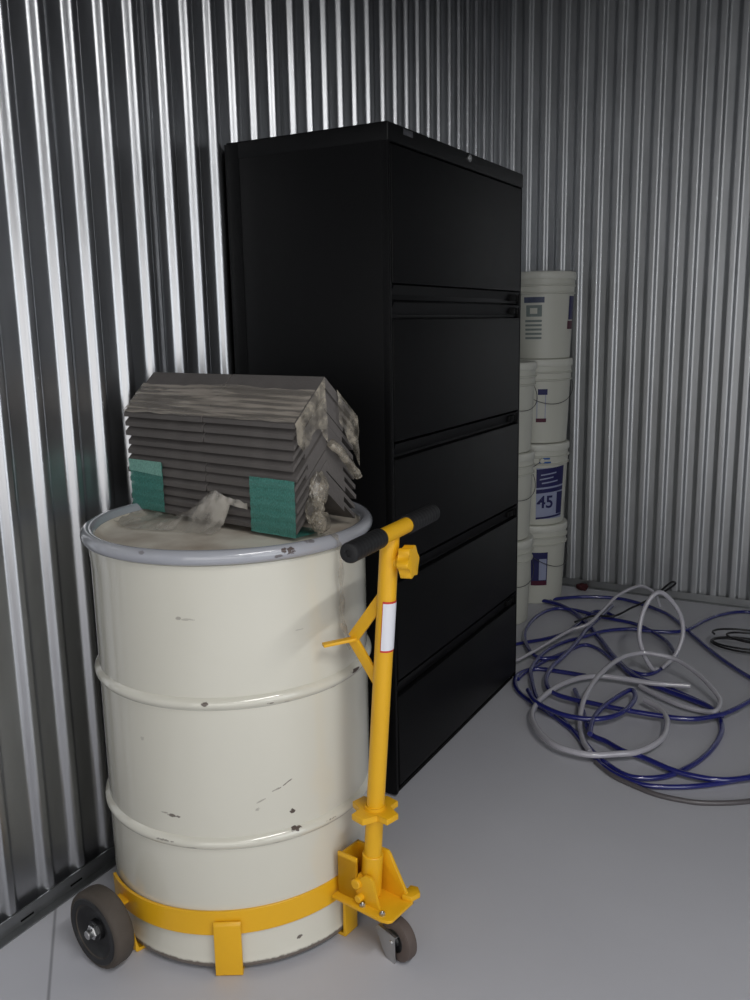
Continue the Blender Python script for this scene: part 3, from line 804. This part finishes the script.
hose('plastic_hose', 'broad milky white hose loop at the left front of the tangle', [(690,686),(651,683),(620,678),(600,676),(580,678),(562,684),(549,692),(538,702),(532,715),(538,730),(553,744),(571,751),(593,755),(617,754),(637,752),(655,744),(665,734),(667,720),(660,709),(645,700)], CLEAR, .0095, .020)
hose('plastic_hose', 'long blue hose running from the front of the tangle out to the right edge', [(575,690),(583,712),(590,733),(607,742),(623,751),(642,757),(672,770),(698,777),(724,780),(752,777),(785,770)], BLUE, .0085, .009)
hose('plastic_hose', 'blue hose closest to the viewer where it leaves the frame at the right', [(560,716),(575,733),(590,752),(607,769),(628,780),(650,786),(680,787),(707,785),(733,781),(755,775),(790,764)], BLUE, .0075, .002)
hose('plastic_hose', 'smoky grey hose lying nearest on the bare floor at the right', [(596,762),(612,775),(630,784),(655,794),(681,800),(707,803),(750,801),(800,790)], SMOKE, .007, .0)
hose('plastic_hose', 'blue hose crossing the middle of the tangle and rising to the right edge', [(612,606),(600,617),(588,628),(576,643),(565,655),(552,667),(546,680),(552,692),(571,699),(591,703),(614,708),(655,715),(689,719),(715,716),(733,710),(750,701),(785,682)], BLUE, .0085, .018)
hose('plastic_hose', 'blue hose twisted into a small hook left of the tangle centre', [(528,690),(536,702),(558,713),(579,718),(597,719),(614,716),(627,709),(635,698),(631,690),(614,699),(600,710),(592,722),(590,734)], BLUE, .0085, .027)
hose('plastic_hose', 'blue hose rounding the left side and crossing the middle rear', [(552,714),(538,700),(532,681),(532,667),(545,652),(562,643),(583,637),(605,631),(631,629),(650,631),(672,632),(689,629),(704,621),(720,615),(738,612),(755,613),(785,620)], BLUE, .0075, .012)
hose('plastic_hose', 'thick blue hose slanting from the rear left to the right front of the tangle', [(519,596),(540,600),(560,605),(579,616),(597,635),(614,657),(628,672),(645,682),(665,690),(689,699),(707,706),(722,716)], BLUE, .0095, .004)
hose('plastic_hose', 'dark blue hose lying farthest back near the wall base', [(508,606),(526,601),(545,600),(579,597),(614,598),(638,603),(663,612),(677,621),(695,637),(715,654),(741,672),(765,686)], BLUE, .008, .004)
hose('plastic_hose', 'blue hose making a wide arc at the rear left beside the pails', [(560,657),(540,658),(528,648),(525,632),(536,617),(553,609),(574,610),(607,618),(638,625),(665,640),(676,655)], BLUE, .008, .010)
hose('plastic_hose', 'short blue hose emerging from behind the cabinet foot', [(500,650),(517,644),(545,639),(567,632),(584,619),(593,612),(604,612),(614,616)], BLUE, .0075, .002)
hose('plastic_hose', 'white hose slanting upward from the cabinet foot to the rear', [(505,664),(519,659),(536,650),(553,640),(571,630,.01),(588,624,.03),(602,611,.06),(617,596,.10),(635,587,.13),(645,587,.12),(655,594,.08),(660,606,.02)], CLEAR, .0065, .026)
hose('plastic_hose', 'thin black cable with its tip raised at the rear of the tangle', [(575,622),(593,616),(614,616,.01),(631,608,.03),(640,604,.06),(655,596,.10),(664,588,.14),(672,582,.17),(675,584,.16),(664,592,.10)], COALCORD, .0045, .03)
hose('plastic_hose', 'blue hose curving under the middle of the tangle', [(518,679),(526,672),(545,661),(566,652),(584,645),(600,650),(618,664),(640,674),(656,672),(668,662)], BLUE, .0075, .0)
# standing loop
base = floor_pt(660, 676)
def stand_pt(x, y, Y):
    d = r2_*((x-375)/FPX) + u2_*((500-y)/FPX) + fw
    return CAMP + d*((Y-CAMP.y)/d.y)
P = [stand_pt(x, y, base.y+.05) for x, y in [(662,671),(674,657),(680,640),(678,622),(670,606),(659,594),(650,599),(644,614),(643,632),(648,650),(655,665),(658,672)]]
P = [p + Vector((.0, .06*sin(i*.55), 0)) for i, p in enumerate(P)]
for p in P: p.z = max(p.z, .012)
bm = BM(); tube(bm, catmull(P, 8), .0085, 10)
tag(link('plastic_hose', bm, CLEAR, smooth=80, loc=(base.x, base.y, 0)), 'milky white hose loop standing upright at the rear of the tangle', 'hose', 'tubing tangled on the floor')
# small black coil at the right edge
c0 = floor_pt(748, 650); pts = []
for i in range(90):
    a = i*.25; r = .085+.03*sin(i*.17)
    pts.append(c0+Vector((r*1.35*cos(a)+.012*sin(a*.37), r*.8*sin(a)+.02*cos(i*.11), .006+.0006*i)))
bm = BM(); tube(bm, pts, .0042, 8)
tag(link('cord_coil', bm, COALCORD, smooth=80, loc=(c0.x, c0.y, 0)), 'small coil of black cord on the floor at the right edge behind the hoses', 'cord')
# scrap by the wall
c1 = floor_pt(584, 589)
bm = BM(); bmesh.ops.create_icosphere(bm, subdivisions=3, radius=1)
for v in bm.verts:
    n = v.co.copy(); k = 1+.5*nz(n, 1.7)
    v.co = Vector((c1.x+n.x*.030*k, c1.y-.02+n.y*.016*k, max(0, .016+n.z*.018*k)))
tag(link('scrap', bm, LEAF, loc=(c1.x, c1.y, 0)), 'small reddish brown scrap on the floor against the back wall', 'scrap')

# ------------------------------------------------------------------ light
def area(name, loc, target, sx, sy, power, col):
    l = bpy.data.lights.new(name, 'AREA'); l.shape = 'RECTANGLE'; l.size = sx; l.size_y = sy; l.energy = power; l.color = col
    o = bpy.data.objects.new(name, l); COL.objects.link(o); o.location = loc
    o.rotation_euler = (Vector(target)-Vector(loc)).to_track_quat('-Z', 'Y').to_euler(); return o
area('door_daylight', (3.20, (DY0+DY1)/2, 1.08), (0, (DY0+DY1)/2, 1.08), DY1-DY0, 1.95, 24, (.93, .97, 1))
area('hallway_light', (1.75, YF-.15, 1.02), (1.6, 2, .8), 2.3, 1.5, 19, (1, .98, .96))
area('ceiling_tube_light', (2.35, .12, ZC-.06), (2.35, .1201, 0), .07, 1.7, 39, (1, .99, .97))
w = bpy.data.worlds.new('world'); bpy.context.scene.world = w; w.use_nodes = True
w.node_tree.nodes['Background'].inputs[0].default_value = (.7, .8, 1, 1); w.node_tree.nodes['Background'].inputs[1].default_value = .05
sc = bpy.context.scene
sc.view_settings.view_transform = 'Standard'; sc.view_settings.look = 'None'; sc.view_settings.gamma = 1
sc.view_settings.use_curve_mapping = False; sc.view_settings.exposure = 0
